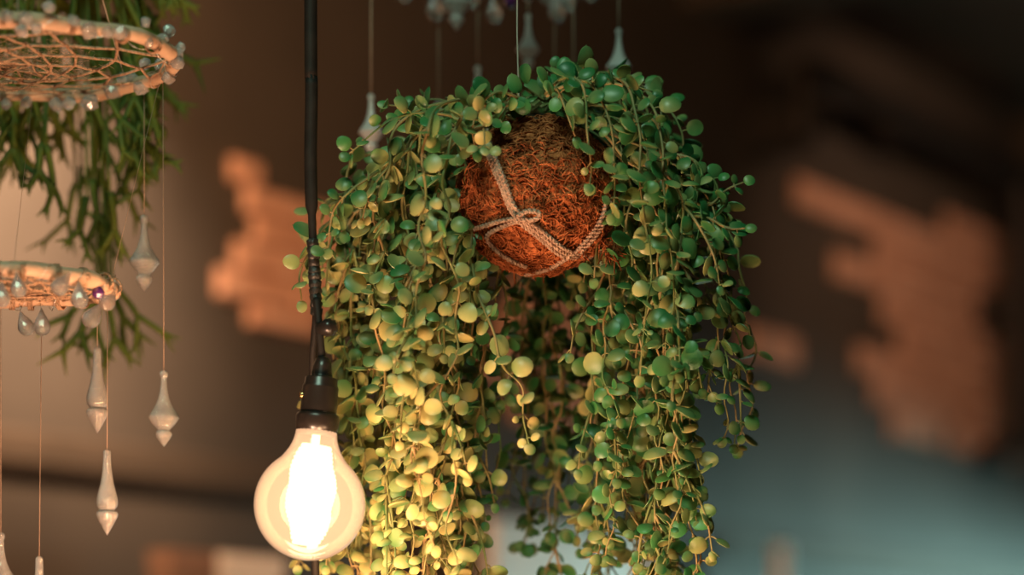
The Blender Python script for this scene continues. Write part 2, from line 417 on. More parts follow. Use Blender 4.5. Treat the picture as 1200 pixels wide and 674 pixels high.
sock.lathe([(u(4), zz(418)), (u(9), zz(421)), (u(11), zz(430)), (u(12.5), zz(440)), (u(12.8), zz(442)), (u(18.5), zz(443)), (u(19.2), zz(444)), (u(19.4), zz(451)), (u(20.8), zz(453)), (u(21.2), zz(455)), (u(21.6), zz(482)), (u(21.4), zz(484)), (u(19), zz(487))][::-1], 28, tilt)
so = sock.build('socket', M['bakelite'], lamp)
m = MB(); m.lathe([(u(19), zz(510)), (u(24), zz(507)), (u(25.5), zz(498)), (u(26), zz(490)), (u(24.5), zz(486)), (u(21), zz(484))], 28, tilt); m.build('collar', M['bakelite'], so)
m = MB(); a = Matrix.Translation(P(355, 463, YB - .004)) @ Matrix.Rotation(PI / 2, 4, 'Y')
m.lathe([(u(3), -u(4)), (u(4.5), -u(3)), (u(4.5), u(2)), (u(2), u(3))], 10, a); m.build('screw', M['brass'], so)
RB = u(65.5); neck = u(24)
prof = []
for i in range(25):
    a = -PI / 2 + (i / 24) * (PI / 2 + math.radians(53)); prof.append((max(RB * math.cos(a), 1e-4), RB * math.sin(a)))
r0, z0 = prof[-1]; z1 = zz(503)
for i in range(1, 11):
    t = i / 10; e = t * t * (3 - 2 * t)
    prof.append((r0 + (neck - r0) * (1 - (1 - t) ** 2.1), z0 + (z1 - z0) * t))
m = MB(); m.lathe(prof, 48, tilt); gl = m.build('glass_bulb', M['globe'], lamp)
inner = [(max(r - .0016, 1e-4), zq * .975) for r, zq in prof]
m = MB(); m.lathe(inner, 32, tilt); m.build('glow', M['haze'], gl)
m = MB(); pts = []                       # tightly wound spiral filament
turns = 24
for i in range(turns * 20 + 1):
    q = i / (turns * 20); a = 2 * PI * turns * q; rr = u(26) * math.sin(PI * (.12 + .8 * q)) ** .6 + u(1.5) * math.sin(a * 3.1)
    pts.append(tilt @ Vector((rr * math.cos(a), rr * math.sin(a), zz(522) + (zz(640) - zz(522)) * q)))
m.tube(pts, u(3.0), 6); m.tube([tilt @ Vector((0, 0, zz(505))), tilt @ Vector((0, 0, zz(636)))], u(5), 8)
m.build('filament', M['filament'], gl)

# ------------------------------------------------------------------ trailing plant in a coir ball
YP = 2.12; BC = P(630, 228, YP); BR = 91 * K(YP)
plant = thing('hanging_plant', 'trailing green button-leaved plant in a round coir ball tied with twine', 'plant', BC)
def ball_r(d):
    n1 = noise.noise(d * 3.1) * .045 + noise.noise(d * 9.0) * .025 + noise.noise(d * 24.0) * .02
    return BR * (1.0 + n1) * (1.0 - .06 * max(0, d.z) ** 2)
m = MB(); vs = []; fs = []; NA, NB = 72, 44
for j in range(NB + 1):
    th = PI * j / NB
    for i in range(NA):
        ph = 2 * PI * i / NA
        d = Vector((math.sin(th) * math.cos(ph), math.sin(th) * math.sin(ph), math.cos(th)))
        vs.append(BC + d * ball_r(d))
for j in range(NB):
    for i in range(NA):
        fs.append((j * NA + i, (j + 1) * NA + i, (j + 1) * NA + (i + 1) % NA, j * NA + (i + 1) % NA))
m.add(vs, fs); ball = m.build('coir_ball', M['coir'], plant)
m = MB(); r = random.Random(11)          # curled shavings felted over the ball
for i in range(5200):
    zq = r.uniform(-1, .9); ph = r.uniform(0, 2 * PI)
    if math.sin(ph) > .35 and r.random() < .7: continue
    d = Vector((math.sqrt(1 - zq * zq) * math.cos(ph), math.sqrt(1 - zq * zq) * math.sin(ph), zq))
    p = BC + d * (ball_r(d) + .0002)
    t1 = d.orthogonal().normalized(); t1 = Matrix.Rotation(r.uniform(0, 2 * PI), 3, d) @ t1
    t2 = d.cross(t1); L = r.uniform(.006, .017); cur = r.uniform(-1.2, 1.2); lift = r.uniform(.0004, .0034)
    pts = []
    for q in range(5):
        s_ = q / 4
        pts.append(p + t1 * (L * (s_ - .5)) + t2 * (cur * L * .5 * (s_ - .5) ** 2 * 2) + d * (lift * math.sin(PI * s_) + .0002 + (s_ - .5) ** 2 * -.001))
    rr = r.uniform(.0003, .0009)
    m.tube(pts, rr, 3, False)
for i in range(230):                     # loose ends standing off the outline, and a tuft at the lower right
    if i < 150:
        ph = r.uniform(0, 2 * PI); d = Vector((math.cos(ph), r.uniform(-.5, .2), math.sin(ph))).normalized()
        if d.z > .6: continue
        p = BC + d * ball_r(d); L = r.uniform(.003, .009)
    else:
        p = P(714 + r.gauss(0, 4), 290 + r.gauss(0, 6), YP - .02); d = Vector((r.uniform(-.4, 1), -.3, r.uniform(-1.4, .2))).normalized(); L = r.uniform(.004, .014)
    e = Vector((r.uniform(-1, 1), r.uniform(-1, 1), r.uniform(-1, 1))) * L * .5
    m.tube([p, p + d * L * .5 + e * .3, p + d * L + e], r.uniform(.0003, .0007), 3, False)
fib = m.build('coir_fibre', M['coir'], ball)
# twine
def on_ball(px, py, lift=.003):
    o = Vector((0, 0, CAMZ)); d = (P(px, py, YP) - o).normalized(); oc = o - BC
    R = BR * 1.015 + lift; b = oc.dot(d); c = oc.dot(oc) - R * R; disc = b * b - c
    if disc <= 0:
        q = o + d * (-b); return BC + (q - BC).normalized() * R
    return o + d * (-b - math.sqrt(disc))
def twine(m, px, r0=.0019, lift=.003, twist=200.0):
    c = crom([on_ball(*p, lift) if len(p) == 2 else on_ball(p[0], p[1], p[2]) for p in px], 14)
    for sgn in (0, PI):                  # two plies twisted round each other
        pts = []; L = 0
        for i, p in enumerate(c):
            if i: L += (p - c[i - 1]).length
            t = (c[min(i + 1, len(c) - 1)] - c[max(i - 1, 0)]).normalized(); n_ = (p - BC).normalized(); b_ = t.cross(n_)
            a = L * twist * 4 + sgn
            pts.append(p + (n_ * math.cos(a) + b_ * math.sin(a)) * r0 * .55)
        m.tube(pts, r0 * .75, 5)
m = MB()
for dx, dy in ((-3.0, 1.6), (0, 0), (3.0, -2.0)):
    twine(m, [(566 + dx, 150 + dy), (574 + dx, 178 + dy), (588 + dx, 212 + dy), (604 + dx * .8, 250 + dy), (634 + dx, 276 + dy * 1.6), (664 + dx, 298 + dy * 1.8), (700 + dx * .6, 303 + dy), (722, 292 + dy)])
twine(m, [(712, 232), (705, 256), (692, 276), (676, 294)]); twine(m, [(715, 236), (709, 258), (696, 279), (680, 296)])
twine(m, [(676, 294), (662, 304), (640, 316), (615, 322)]); twine(m, [(670, 298), (650, 312), (628, 320)])
m.build('twine', M['twine'], plant)
m = MB()
twine(m, [(606, 255, .006), (616, 248, .009), (628, 248, .010), (632, 253, .010), (624, 258, .009), (608, 257, .007)])
twine(m, [(606, 256, .006), (588, 259), (570, 264), (554, 269)]); twine(m, [(606, 259, .006), (590, 265), (574, 273), (571, 281), (582, 294), (598, 305), (617, 313)])
twine(m, [(602, 250, .006), (604, 258, .008), (610, 262, .006)], .0016)
m.build('twine_bow', M['twine'], plant)
# wire hanger
hk = P(606, -400, YP); hk.z = CEIL
m = MB(); m.tube([hk, P(606, 40, YP), P(608, 118, YP), P(616, 150, YP)], .0006, 6); m.build('hanging_wire', M['nylon'], plant)

# one button leaf: blunt oval with a short tip, gently domed, folded along its midrib; long axis x, width y, face +z
def leaf_template():
    xs = (0.0, .05, .2, .42, .66, .86, .96, 1.0); ys = (-1.0, -.6, 0.0, .6, 1.0)
    def w(x): return .47 * math.sqrt(max(0.0, 1 - (2 * x - 1) ** 2)) ** .92 * (1.05 - .12 * x) + (.012 if x in (0.0, 1.0) else 0)
    top = []; bot = []
    for x in xs:
        ww = w(min(x, 1.0))
        for y in ys:
            z = .15 * (1 - .8 * y * y) * (1 - (2 * x - 1) ** 2) ** .8 - (.028 * math.sin(PI * x) if y == 0 else 0)
            px_ = x + (.05 if x == 1.0 and y == 0 else 0)
            top.append((px_, y * ww, z)); bot.append((px_, y * ww * .98, z * .45 - .03))
    n = len(ys); vs = top + bot; o = len(top); fs = []
    for i in range(len(xs) - 1):
        for k in range(n - 1):
            a, b, c, d = i * n + k, (i + 1) * n + k, (i + 1) * n + k + 1, i * n + k + 1
            fs.append((a, b, c, d)); fs.append((o + d, o + c, o + b, o + a))
    rim = [k for k in range(n)] + [i * n + n - 1 for i in range(1, len(xs))] + [(len(xs) - 1) * n + k for k in range(n - 2, -1, -1)] + [i * n for i in range(len(xs) - 2, 0, -1)]
    m_ = len(vs); vs = vs + [top[q] for q in rim] + [bot[q] for q in rim]; R_ = len(rim)
    for q in range(R_):                   # a thin rim with its own sharp edge
        q2 = (q + 1) % R_; fs.append((m_ + q, m_ + q2, m_ + R_ + q2, m_ + R_ + q))
    return [Vector(v) for v in vs], fs
LV, LF = leaf_template()
lr = random.Random(21)
def add_leaf(mb, p, d, nrm, L, yel, vary):
    d = d.normalized(); nrm = (nrm - d * nrm.dot(d))
    nrm = nrm.normalized() if nrm.length > 1e-4 else d.orthogonal().normalized()
    s_ = nrm.cross(d); wd = lr.uniform(.86, 1.08); dm = lr.uniform(.7, 1.35)
    fold = lr.uniform(-.35, .6)
    ga = lr.uniform(0, 2 * PI); gx, gy = math.cos(ga), math.sin(ga); st = lr.uniform(.2, .75)
    vs = []; ye = []
    for v in LV:
        zq = v.z * dm - fold * (v.x - .2) ** 2 * .6
        vs.append(p + d * (v.x * L) + s_ * (v.y * L * wd) + nrm * (zq * L))
        g = ((v.x - .5) * gx + v.y * gy) * 2
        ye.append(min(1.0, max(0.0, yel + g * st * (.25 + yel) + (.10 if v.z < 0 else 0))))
    mb.add(vs, LF, yellow=ye, vary=[vary] * len(vs))

AX = Vector((BC.x, YP, 0))
def make_vine(ctrl, leaf_px, yel, step_px=16.0, depth=1, wob=5.0, bare=0.0, dens=1.0):
    """ctrl: sight points (px, py, Y). One trailing strand: its stem and the leaves on it."""
    pts = [P(*c) for c in ctrl]; stem = MB(); lv = MB()
    c = crom(pts, 10); kk = K(ctrl[0][2])
    sd = lr.uniform(0, 100)
    c = [p + Vector((noise.noise(Vector((p.z * 28, sd, 0))), noise.noise(Vector((p.z * 28, sd, 9))), 0)) * wob * kk for p in c]
    run(c, stem, lv, leaf_px, yel, step_px, kk, depth, bare, dens)
    v = stem.build('vine', M['stem'], plant)
    if lv.v: lv.build('leaves', M['leaf'], v)
def run(c, stem, lv, leaf_px, yel, step_px, kk, depth, bare, dens):
    stem.tube(c, lambda q: kk * (1.3 * (1 - q) + 0.9), 5)
    acc = 0.0; nxt = step_px * kk * lr.uniform(.4, 1.0); total = sum((c[i] - c[i - 1]).length for i in range(1, len(c))); L = 0; flip = lr.uniform(0, PI)
    for i in range(1, len(c)):
        seg = c[i] - c[i - 1]; L += seg.length; acc += seg.length
        if acc < nxt or seg.length < 1e-6: continue
        acc = 0; nxt = step_px * kk * lr.uniform(.7, 1.35); q = L / total
        if q < bare: continue
        t = seg.normalized(); flip += PI / 2 + lr.uniform(-.5, .5)
        a0 = t.orthogonal().normalized(); a0 = Matrix.Rotation(flip, 3, t) @ a0
        p = c[i]
        for sg in (1, -1):
            if lr.random() > .84 * dens: continue
            side = a0 * sg; out = (p - Vector((AX.x, AX.y, p.z))); out = out.normalized() if out.length > .02 else Vector((0, -1, 0))
            d = (side * 1.0 + t * lr.uniform(.0, .7) + out * lr.uniform(-.05, .5) + Vector((0, 0, lr.uniform(-.5, .25))))
            d.normalize()
            size = leaf_px * kk * lr.uniform(.62, 1.12) * (1.0 if q < .85 else lr.uniform(.5, .9))
            pet = kk * lr.uniform(3, 9)
            pb = p + d * pet
            stem.tube([p, p + d * pet * .5 + Z * pet * .1, pb], kk * 1.0, 4, False)
            nrm = out * lr.uniform(.3, 1.2) + Vector((lr.uniform(-.7, .7), lr.uniform(-1.3, .1), lr.uniform(-.1, .8)))
            add_leaf(lv, pb - d * size * .03, d, nrm, size, max(0, min(.95, yel * (.25 + 1.25 * q) + lr.gauss(0, .13))), lr.random())  # more yellow down the strand, painting warm light from below
        if depth > 0 and lr.random() < .22 and q < .88:       # a side shoot
            d = (a0 * lr.uniform(.5, 1) + t * .8 + Vector((0, 0, -.5))).normalized(); n_ = lr.randint(2, 5); l_ = n_ * step_px * .85 * kk
            cc = crom([p, p + d * l_ * .4, p + d * l_ * .75 - Z * l_ * .12, p + d * l_ * .9 - Z * l_ * .4], 6)
            run(cc, stem, lv, leaf_px * .85, yel, step_px * .85, kk, 0, 0, dens)
    add_leaf(lv, c[-1], (c[-1] - c[-2]) + Vector((0, 0, -1e-4)), Vector((.2, -1, .3)), leaf_px * kk * .6, yel, lr.random())

def hang(x, Y, ytop, yend, leaf=24.5, yel=.25, xe=None, root=None, dens=1.0, step=20.0):
    g = lr.gauss
    rt = root or (630 + (x - 630) * .28 + g(0, 8), 118 + abs(x - 630) * .09 + g(0, 8), YP + (Y - YP) * .4)
    xe = x + g(0, 14) if xe is None else xe
    pts = [rt, (rt[0] + (x - rt[0]) * .5, ytop - 12 + g(0, 5), (rt[2] + Y) / 2), (rt[0] + (x - rt[0]) * .9, ytop + 14, Y)]
    n = max(2, int((yend - ytop) / 95)); 
    for i in range(1, n + 1):
        q = i / n; pts.append((x + (xe - x) * q + g(0, 7), ytop + 20 + (yend - ytop - 20) * q, Y + g(0, .008)))
    make_vine(pts, leaf, yel, step, 1, 17.0, bare=U(.06, .17), dens=dens)
U = lr.uniform
for i in range(11): hang(U(388, 452), U(2.115, 2.22), U(170, 255), U(610, 790), yel=U(.4, .8))  # yellower strands near the bulb: its warm light put into leaf colour
for i in range(13): hang(U(450, 535), U(2.00, 2.20), U(125, 180), U(600, 800), yel=U(.35, .8))  # here too the bulb's warmth is painted as extra yellow
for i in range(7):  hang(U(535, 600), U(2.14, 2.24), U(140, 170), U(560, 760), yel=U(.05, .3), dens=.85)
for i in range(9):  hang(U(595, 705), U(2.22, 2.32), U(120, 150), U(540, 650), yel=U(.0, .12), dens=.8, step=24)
for i in range(3):  hang(U(650, 720), U(2.20, 2.28), U(120, 150), U(680, 780), yel=U(.0, .35), dens=.8)
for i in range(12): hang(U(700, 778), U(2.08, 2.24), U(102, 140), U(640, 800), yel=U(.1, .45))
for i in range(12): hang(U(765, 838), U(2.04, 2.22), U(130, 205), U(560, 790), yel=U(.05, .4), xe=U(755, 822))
for i in range(4):  hang(U(832, 862), U(2.06, 2.18), U(185, 240), U(470, 575), yel=U(.05, .25), xe=U(845, 886), leaf=22)
# short strands over the top and in front of the ball
for pts, y_ in (
    ([(640, 110, 2.08), (660, 92, 2.05), (684, 100, 2.035), (690, 150, 2.03), (694, 190, 2.03), (690, 215, 2.03)], .25),
    ([(650, 105, 2.08), (690, 95, 2.06), (708, 130, 2.03), (722, 190, 2.03), (716, 250, 2.035)], .2),
    ([(660, 105, 2.1), (720, 92, 2.07), (742, 130, 2.04), (752, 220, 2.03), (760, 330, 2.03), (752, 440, 2.04)], .35),
    ([(660, 105, 2.1), (730, 100, 2.08), (772, 140, 2.05), (778, 240, 2.04), (790, 330, 2.04), (780, 420, 2.05)], .35),
    ([(620, 120, 2.08), (590, 108, 2.06), (566, 122, 2.05), (556, 150, 2.05), (560, 176, 2.05)], .1),
    ([(620, 118, 2.1), (580, 118, 2.08), (548, 140, 2.07), (540, 180, 2.07)], .1),
    ([(610, 125, 2.1), (560, 140, 2.08), (500, 132, 2.06), (455, 142, 2.05), (408, 180, 2.04)], .15),
    ([(610, 130, 2.12), (550, 150, 2.12), (490, 128, 2.12), (455, 124, 2.12)], .15),
    ([(610, 130, 2.14), (560, 135, 2.14), (520, 118, 2.16), (486, 118, 2.16)], .1),
    ([(640, 120, 2.12), (640, 92, 2.12), (648, 78, 2.12)], .1),
    ([(640, 118, 2.1), (672, 88, 2.1), (720, 92, 2.1), (766, 108, 2.1)], .1),
    ([(650, 118, 2.14), (700, 86, 2.16), (750, 98, 2.16), (796, 150, 2.15), (806, 190, 2.15)], .15),
    ([(640, 112, 2.06), (652, 104, 2.05), (664, 130, 2.04), (676, 160, 2.035)], .1),
    ([(640, 118, 2.1), (610, 100, 2.08), (600, 112, 2.07), (585, 140, 2.06)], .1),
    ([(400, 250, 2.12), (382, 262, 2.10), (366, 290, 2.09), (350, 322, 2.085), (353, 352, 2.085)], .45),
    ([(440, 200, 2.06), (410, 225, 2.05), (390, 250, 2.05), (384, 290, 2.05)], .25),
    ([(790, 230, 2.08), (826, 240, 2.06), (848, 222, 2.05), (868, 213, 2.05)], .1),
    ([(800, 250, 2.08), (832, 256, 2.06), (856, 268, 2.05), (876, 268, 2.05)], .1),
    ([(540, 250, 2.12), (552, 310, 2.08), (572, 378, 2.05), (590, 430, 2.04), (612, 458, 2.04), (618, 520, 2.04)], .55)):
    make_vine(pts, 23, y_, 18.0, 0, 6.0)
m = MB()                                 # mossy opening the strands grow from
m.lathe([(.036, -.012), (.034, .0), (.026, .006), (.012, .01), (.001, .011)], 24, Matrix.Translation(BC + Vector((0, 0, BR * .86)))); m.build('moss', M['soil'], plant)

# ------------------------------------------------------------------ hoops of twine and crystal
def hoop(root, C, R, rt, seed, slope=0.0, N=11, rounds=6, sag=.008):
    r = random.Random(seed); m = MB(); pts = []
    n = 96; vs = []; fs = []; sides = 10
    for i in range(n):
        a = 2 * PI * i / n; d = Vector((math.cos(a), math.sin(a), 0))
        cen = C + d * R * (1 + .012 * math.sin(3 * a + seed) + .006 * math.sin(7 * a)) + Z * (.0022 * math.sin(2 * a + seed) + .001 * math.sin(9 * a))
        rr = rt * (1 + .10 * math.sin(5 * a + seed) + .10 * noise.noise(Vector((a * 6, seed, 0))))
        for q in range(sides):
            b = 2 * PI * q / sides; vs.append(cen + (d * math.cos(b) + Z * math.sin(b)) * rr)
    for i in range(n):
        for q in range(sides):
            i2 = (i + 1) % n; q2 = (q + 1) % sides
            fs.append((i * sides + q, i2 * sides + q, i2 * sides + q2, i * sides + q2))
    def lean(m):                         # the hoop hangs a little out of level
        m.v = [Vector(v) + Z * (slope * (v[1] - C.y)) for v in m.v]; return m
    m.add(vs, fs); rim = lean(m).build('willow_rim', M['willow'], root)
    m = MB(); pp = []                    # one long twine lashed round the rim at intervals, and thin wire
    for i in range(N * 2):
        a = 2 * PI * (i + r.uniform(-.2, .2)) / (N * 2); d = Vector((math.cos(a), math.sin(a), 0)); tg = Vector((-d.y, d.x, 0)); cen = C + d * R
        for q in range(40):
            b = 2 * PI * q / 13 + PI; pp.append(cen + (d * math.cos(b) + Z * math.sin(b)) * rt * 1.12 + tg * (rt * (.24 * q / 13 - .3)))
    m.tube(pp, rt * .12, 4)
    lean(m).build('lashing', M['jute'], rim)
    m = MB(); pp = []
    for i in range(800):
        a = 2 * PI * i / 800; d = Vector((math.cos(a), math.sin(a), 0)); b = a * 17
        pp.append(C + d * R + (d * math.cos(b) + Z * math.sin(b)) * rt * 1.2)
    m.tube(pp, .00025, 4); lean(m).build('wire_wrap', M['steel'], rim)
    m = MB(); prev = []                  # woven net
    for i in range(N):
        a = 2 * PI * (i + r.uniform(-.12, .12)) / N; prev.append(C + Vector((math.cos(a), math.sin(a), 0)) * R)
    for kq in range(rounds):
        new = []
        for i in range(N):
            p, q = prev[i], prev[(i + 1) % N]; mid = (p + q) / 2; v = C - mid
            pull = r.uniform(.10, .18)
            nn = mid + v * pull - Z * sag * (.3 + kq * .25) * r.uniform(.6, 1.2); nn.x += r.gauss(0, R * .012); nn.y += r.gauss(0, R * .012)
            new.append(nn)
            for a_, b_ in ((p, nn), (nn, q)):
                mm = (a_ + b_) / 2 - Z * .0008
                m.tube([a_, mm, b_], .0013, 5)
            m.tube([nn - Z * .001, nn, nn + Z * .001], .0024, 6)
        prev = new
    for i in range(N):                   # tangle at the middle
        for j in (2, 4):
            p = prev[i]; q = prev[(i + j) % N]
            m.tube(crom([p, (p + q) / 2 + Vector((r.gauss(0, .006), r.gauss(0, .006), r.gauss(0, .003))), q], 4), .001, 4)
    for i in range(1100):                 # fuzz
        a = r.uniform(0, 2 * PI); rr = R * math.sqrt(r.random()) * r.uniform(.1, .7); p = C + Vector((math.cos(a) * rr, math.sin(a) * rr, -sag * (1.2 - rr / R) + r.gauss(0, .002)))
        e = Vector((r.gauss(0, 1), r.gauss(0, 1), r.gauss(0, .3))) * .007
        m.tube([p, p + e * .5 + Vector((r.gauss(0, .001), r.gauss(0, .001), r.gauss(0, .001))), p + e], .00018, 3, False)
    lean(m).build('twine_net', M['jute'], root)
    return rim
def chip_mesh(seed):                     # broken quartz chip, about 1 across
    r = random.Random(seed); m = MB(); vs = []; fs = []
    prof = [(.0, -.5), (.36, -.36), (.5, -.02), (.42, .3), (.0, .48)]
    sides = 7
    for rr, z_ in prof:
        for q in range(sides):
            a = 2 * PI * q / sides + r.uniform(-.2, .2); w = rr * r.uniform(.75, 1.15)
            vs.append(Vector((w * math.cos(a), w * math.sin(a), z_ + r.uniform(-.06, .06))))
    for i in range(len(prof) - 1):
        for q in range(sides):
            q2 = (q + 1) % sides; fs.append((i * sides + q, i * sides + q2, (i + 1) * sides + q2, (i + 1) * sides + q))
    fs.append(tuple(range(sides))[::-1]); fs.append(tuple((len(prof) - 1) * sides + q for q in range(sides)))
    me = bpy.data.meshes.new('quartz_chip'); me.from_pydata([tuple(v) for v in vs], [], fs); me.materials.append(M['quartz']); me.update()
    return me
CHIPS = [chip_mesh(i) for i in range(6)]
def drop_mesh():                         # faceted teardrop, hangs from its point at z = 0, 1 long
    m = MB(); m.lathe([(.03, 0), (.06, -.05), (.14, -.22), (.27, -.45), (.335, -.66), (.29, -.84), (.17, -.96), (.03, -1.0)], 11)
    me = bpy.data.meshes.new('teardrop_bead'); me.from_pydata([tuple(v) for v in m.v], [], m.f); me.materials.append(M['clear']); me.update()
    return me
DROP = drop_mesh()
def inst(name, me, parent, loc, rot, sc):
    o = bpy.data.objects.new(name, me); COL.objects.link(o); o.parent = parent
    o.location = Vector(loc) - root_loc(parent); o.rotation_euler = rot; o.scale = (sc, sc, sc) if not hasattr(sc, '__len__') else sc
    return o

# upper left hoop
YH = 2.06; C1 = P(4, 68, YH); R1 = 197 * K(YH)
h1 = thing('dreamcatcher_hoop', 'larger willow hoop with a twine net and quartz chips round its rim', 'mobile', C1)
SL1, SL2 = .05, .02
hoop(h1, C1, R1, 8.5 * K(YH), 2, SL1, N=9, rounds=6, sag=.003)
def rim_y(C, R, px, near):               # depth of the rim where a sight column crosses it
    Y = C.y
    for _ in range(6):
        X = (px - 600) / FPX * Y; dx = max(-1, min(1, (X - C.x) / R)); Y = C.y + (-1 if near else 1) * R * math.sqrt(max(0, 1 - dx * dx))
    return Y
for i, (px, py, near, s) in enumerate(((8, 19, 1, 13), (30, 23, 1, 17), (25, 36, 1, 14), (57, 8, 1, 14), (42, 33, 1, 12), (85, 24, 1, 13), (90, 27, 1, 9), (104, 36, 1, 18), (126, 38, 1, 13), (140, 39, 1, 17), (174, 50, 1, 11), (170, 26, 1, 12),
    (190, 46, 1, 13), (198, 36, 1, 13), (212, 55, 1, 10), (206, 64, 1, 18), (208, 74, 0, 14), (188, 77, 0, 15), (197, 92, 0, 14), (165, 103, 0, 16), (145, 93, 0, 15), (132, 108, 0, 17), (105, 120, 0, 19), (81, 122, 0, 15), (65, 123, 0, 15), (31, 120, 0, 12), (7, 122, 0, 12), (170, 75, 0, 13), (155, 92, 0, 12))):
    Y = rim_y(C1, R1, px, near); s *= K(Y)
    inst('quartz_chip', CHIPS[i % 6], h1, P(px, py, Y - (.008 if near else .010)), (rnd.uniform(0, 6), rnd.uniform(0, 6), rnd.uniform(0, 6)), s * 1.15)
hk1 = C1.copy(); hk1.z = CEIL
m = MB()
for a in (.9, 3.0, 5.0):
    m.tube([C1 + Vector((math.cos(a), math.sin(a), 0)) * R1, C1 + Z * .35], .0005, 5)
m.tube([C1 + Z * .35, hk1], .0007, 5); m.build('hanging_cord', M['nylon'], h1)
# lower left hoop, slung under the first
YL = 2.04; C2 = P(20, 336, YL); R2 = 111 * K(YL)
h2 = thing('dreamcatcher_hoop', 'smaller willow hoop with clear teardrop beads and one purple bead', 'mobile', C2)
hoop(h2, C2, R2, 9.5 * K(YL), 5, SL2, N=10, rounds=5, sag=.002)
for px, py, near, L, ry in ((2, 345, 1, 31, .0), (21, 334, 1, 30, -.12), (73, 332, 1, 32, .62), (93, 346, 1, 32, -.05), (128, 350, 1, 30, .45), (110, 369, 0, 34, .6), (29, 379, 0, 30, -.35), (49, 378, 0, 31, -.04)):
    Y = rim_y(C2, R2, px, near) - .011; s = L * K(Y)
    top_ = P(px, py, Y) + Vector((math.sin(ry), 0, math.cos(ry))) * s * .5
    b = inst('teardrop_bead', DROP, h2, top_, (0, ry, rnd.uniform(0, 1)), s); b.rotation_euler = (0, ry, 0)
    m = MB(); rimp = P(px + math.sin(ry) * L * .55, (316 + (abs(px - 40) / 100) ** 2 * 8) if near else 356, Y + .004)
    m.tube([top_ - Z * .001, (top_ + rimp) / 2 + Vector((0, -.001, 0)), rimp], .0004, 4); m.build('bead_loop', M['steel'], h2)
Yp = rim_y(C2, R2, 116, 1) - .006
m = MB(); m.lathe([(.001, -.5), (.3, -.42), (.47, -.16), (.5, .0), (.47, .16), (.3, .42), (.001, .5)], 12, Matrix.Translation(P(115, 343, Yp)) @ Matrix.Scale(15 * K(Yp), 4))
o = m.build('purple_bead', M['purple'], h2, smooth=False); o['label'] = 'purple glass bead'
m = MB(); m.tube([P(115, 336, Yp), P(118, 328, Yp + .004)], .0005, 4); m.build('bead_loop', M['steel'], h2)
m = MB()
for (ax_, ay_, an), (bx_, by_, bn) in (((188, 92, 0), (132, 322, 1)), ((38, 116, 0), (16, 312, 1)), ((-90, 110, 0), (-60, 318, 1))):
    m.tube([P(ax_, ay_, rim_y(C1, R1, ax_, an)), P(bx_, by_, rim_y(C2, R2, bx_, bn))], .0002, 5)
m.build('hanging_cord', M['thread'], h2)

# ------------------------------------------------------------------ crystal pendants
def sp_mesh(name, prof, sides):          # profile in photograph pixels, z down from the top
    m = MB(); mx = prof[-1][1]
    m.lathe([(max(r, .15), -z_) for r, z_ in prof], sides)
    me = bpy.data.meshes.new(name); me.from_pydata([tuple(v) for v in m.v], [], m.f)
    me.polygons.foreach_set('use_smooth', [True] * len(me.polygons)); me.materials.append(M['crystal']); me.update()
    return me
BALL = [(1, 0), (3.6, .8), (5.2, 3.5), (5.3, 6.5), (4.2, 9), (3.1, 10.5)]
SPA = sp_mesh('spindle', BALL + [(3.8, 12), (4.0, 18), (4.8, 25), (6.4, 33), (9, 41), (13, 48.5), (17, 54), (18.6, 57.6), (19.2, 58.6), (19.2, 59.2), (18.6, 60.2), (13, 68), (8.5, 72.5), (6, 75)], 24)
FIA = sp_mesh('finial', [(5.5, 74), (8, 75.5), (10, 78), (10.4, 80), (8.5, 84), (3.5, 91), (.2, 95)], 20)
SPB = sp_mesh('spindle', [(1, 0), (4, 1), (4.8, 3), (4.8, 10), (5, 18), (6, 28), (8, 40), (10.5, 50), (12.6, 58), (13.2, 63), (12.4, 68), (9.5, 72), (7.5, 74)], 20)
FIB = sp_mesh('finial', [(7, 73.5), (12, 74.5), (13.4, 77), (13.2, 79), (10.5, 85), (4, 97), (.2, 103)], 20)
FROST = {}
for q_ in (SPA, FIA, SPB, FIB):
    c_ = q_.copy(); c_.materials[0] = M['frosted']; FROST[q_.name] = c_
G3 = 'crystal drops of the mobile behind the plant'
def pendant(px, ytop, Y, kind, label, up, sc=1.0, group='crystal drops of the left mobile', rope='thread', rw=.00035):
    """up: where its thread is tied, as a point"""
    tp = P(px, ytop, Y)
    o = thing('crystal_pendant', label, 'crystal drop', tp, group)
    s = K(2.05) * sc
    me, fi = ((SPA, FIA), (SPB, FIB))[kind]
    if group == G3: me, fi = FROST[me.name], FROST[fi.name]
    c = inst('spindle', me, o, tp, (0, 0, rnd.uniform(0, 3)), s); f = bpy.data.objects.new('finial', fi); COL.objects.link(f); f.parent = o; f.scale = (s, s, s)
    m = MB(); m.tube([tp - Z * s * 4, (tp + up) / 2, up], rw, 5); m.build('thread', M[rope], o)
    return o
def rim_pt(C, R, px, near):
    Y = rim_y(C, R, px, near); return Vector(((px - 600) / FPX * Y, Y, C.z - .006 + (SL1 if C is C1 else SL2 if C is C2 else 0) * (Y - C.y)))
a = rim_pt(C1, R1, 169, 0); pendant(169, 252, a.y, 0, 'wide-shouldered crystal drop beside the fern, level with the smaller hoop', a, .99)
a = rim_pt(C1, R1, 191, 0); pendant(192, 434, a.y, 0, 'wide-shouldered crystal drop left of the lit bulb, on the longest free thread', a, .98)
a = rim_pt(C2, R2, 114, 0); pendant(114, 407, a.y, 1, 'slender crystal drop close under the purple bead and smaller hoop', a, 1.0)
a = rim_pt(C2, R2, 126, 0); pendant(125.5, 527, a.y, 1, 'slender crystal drop with a pointed cone, hanging lowest under the smaller hoop', a, .99)
a = rim_pt(C2, R2, 1, 0); pendant(1, 624, a.y, 0, 'wide-shouldered crystal drop cut off at the lower left corner', a, .98)
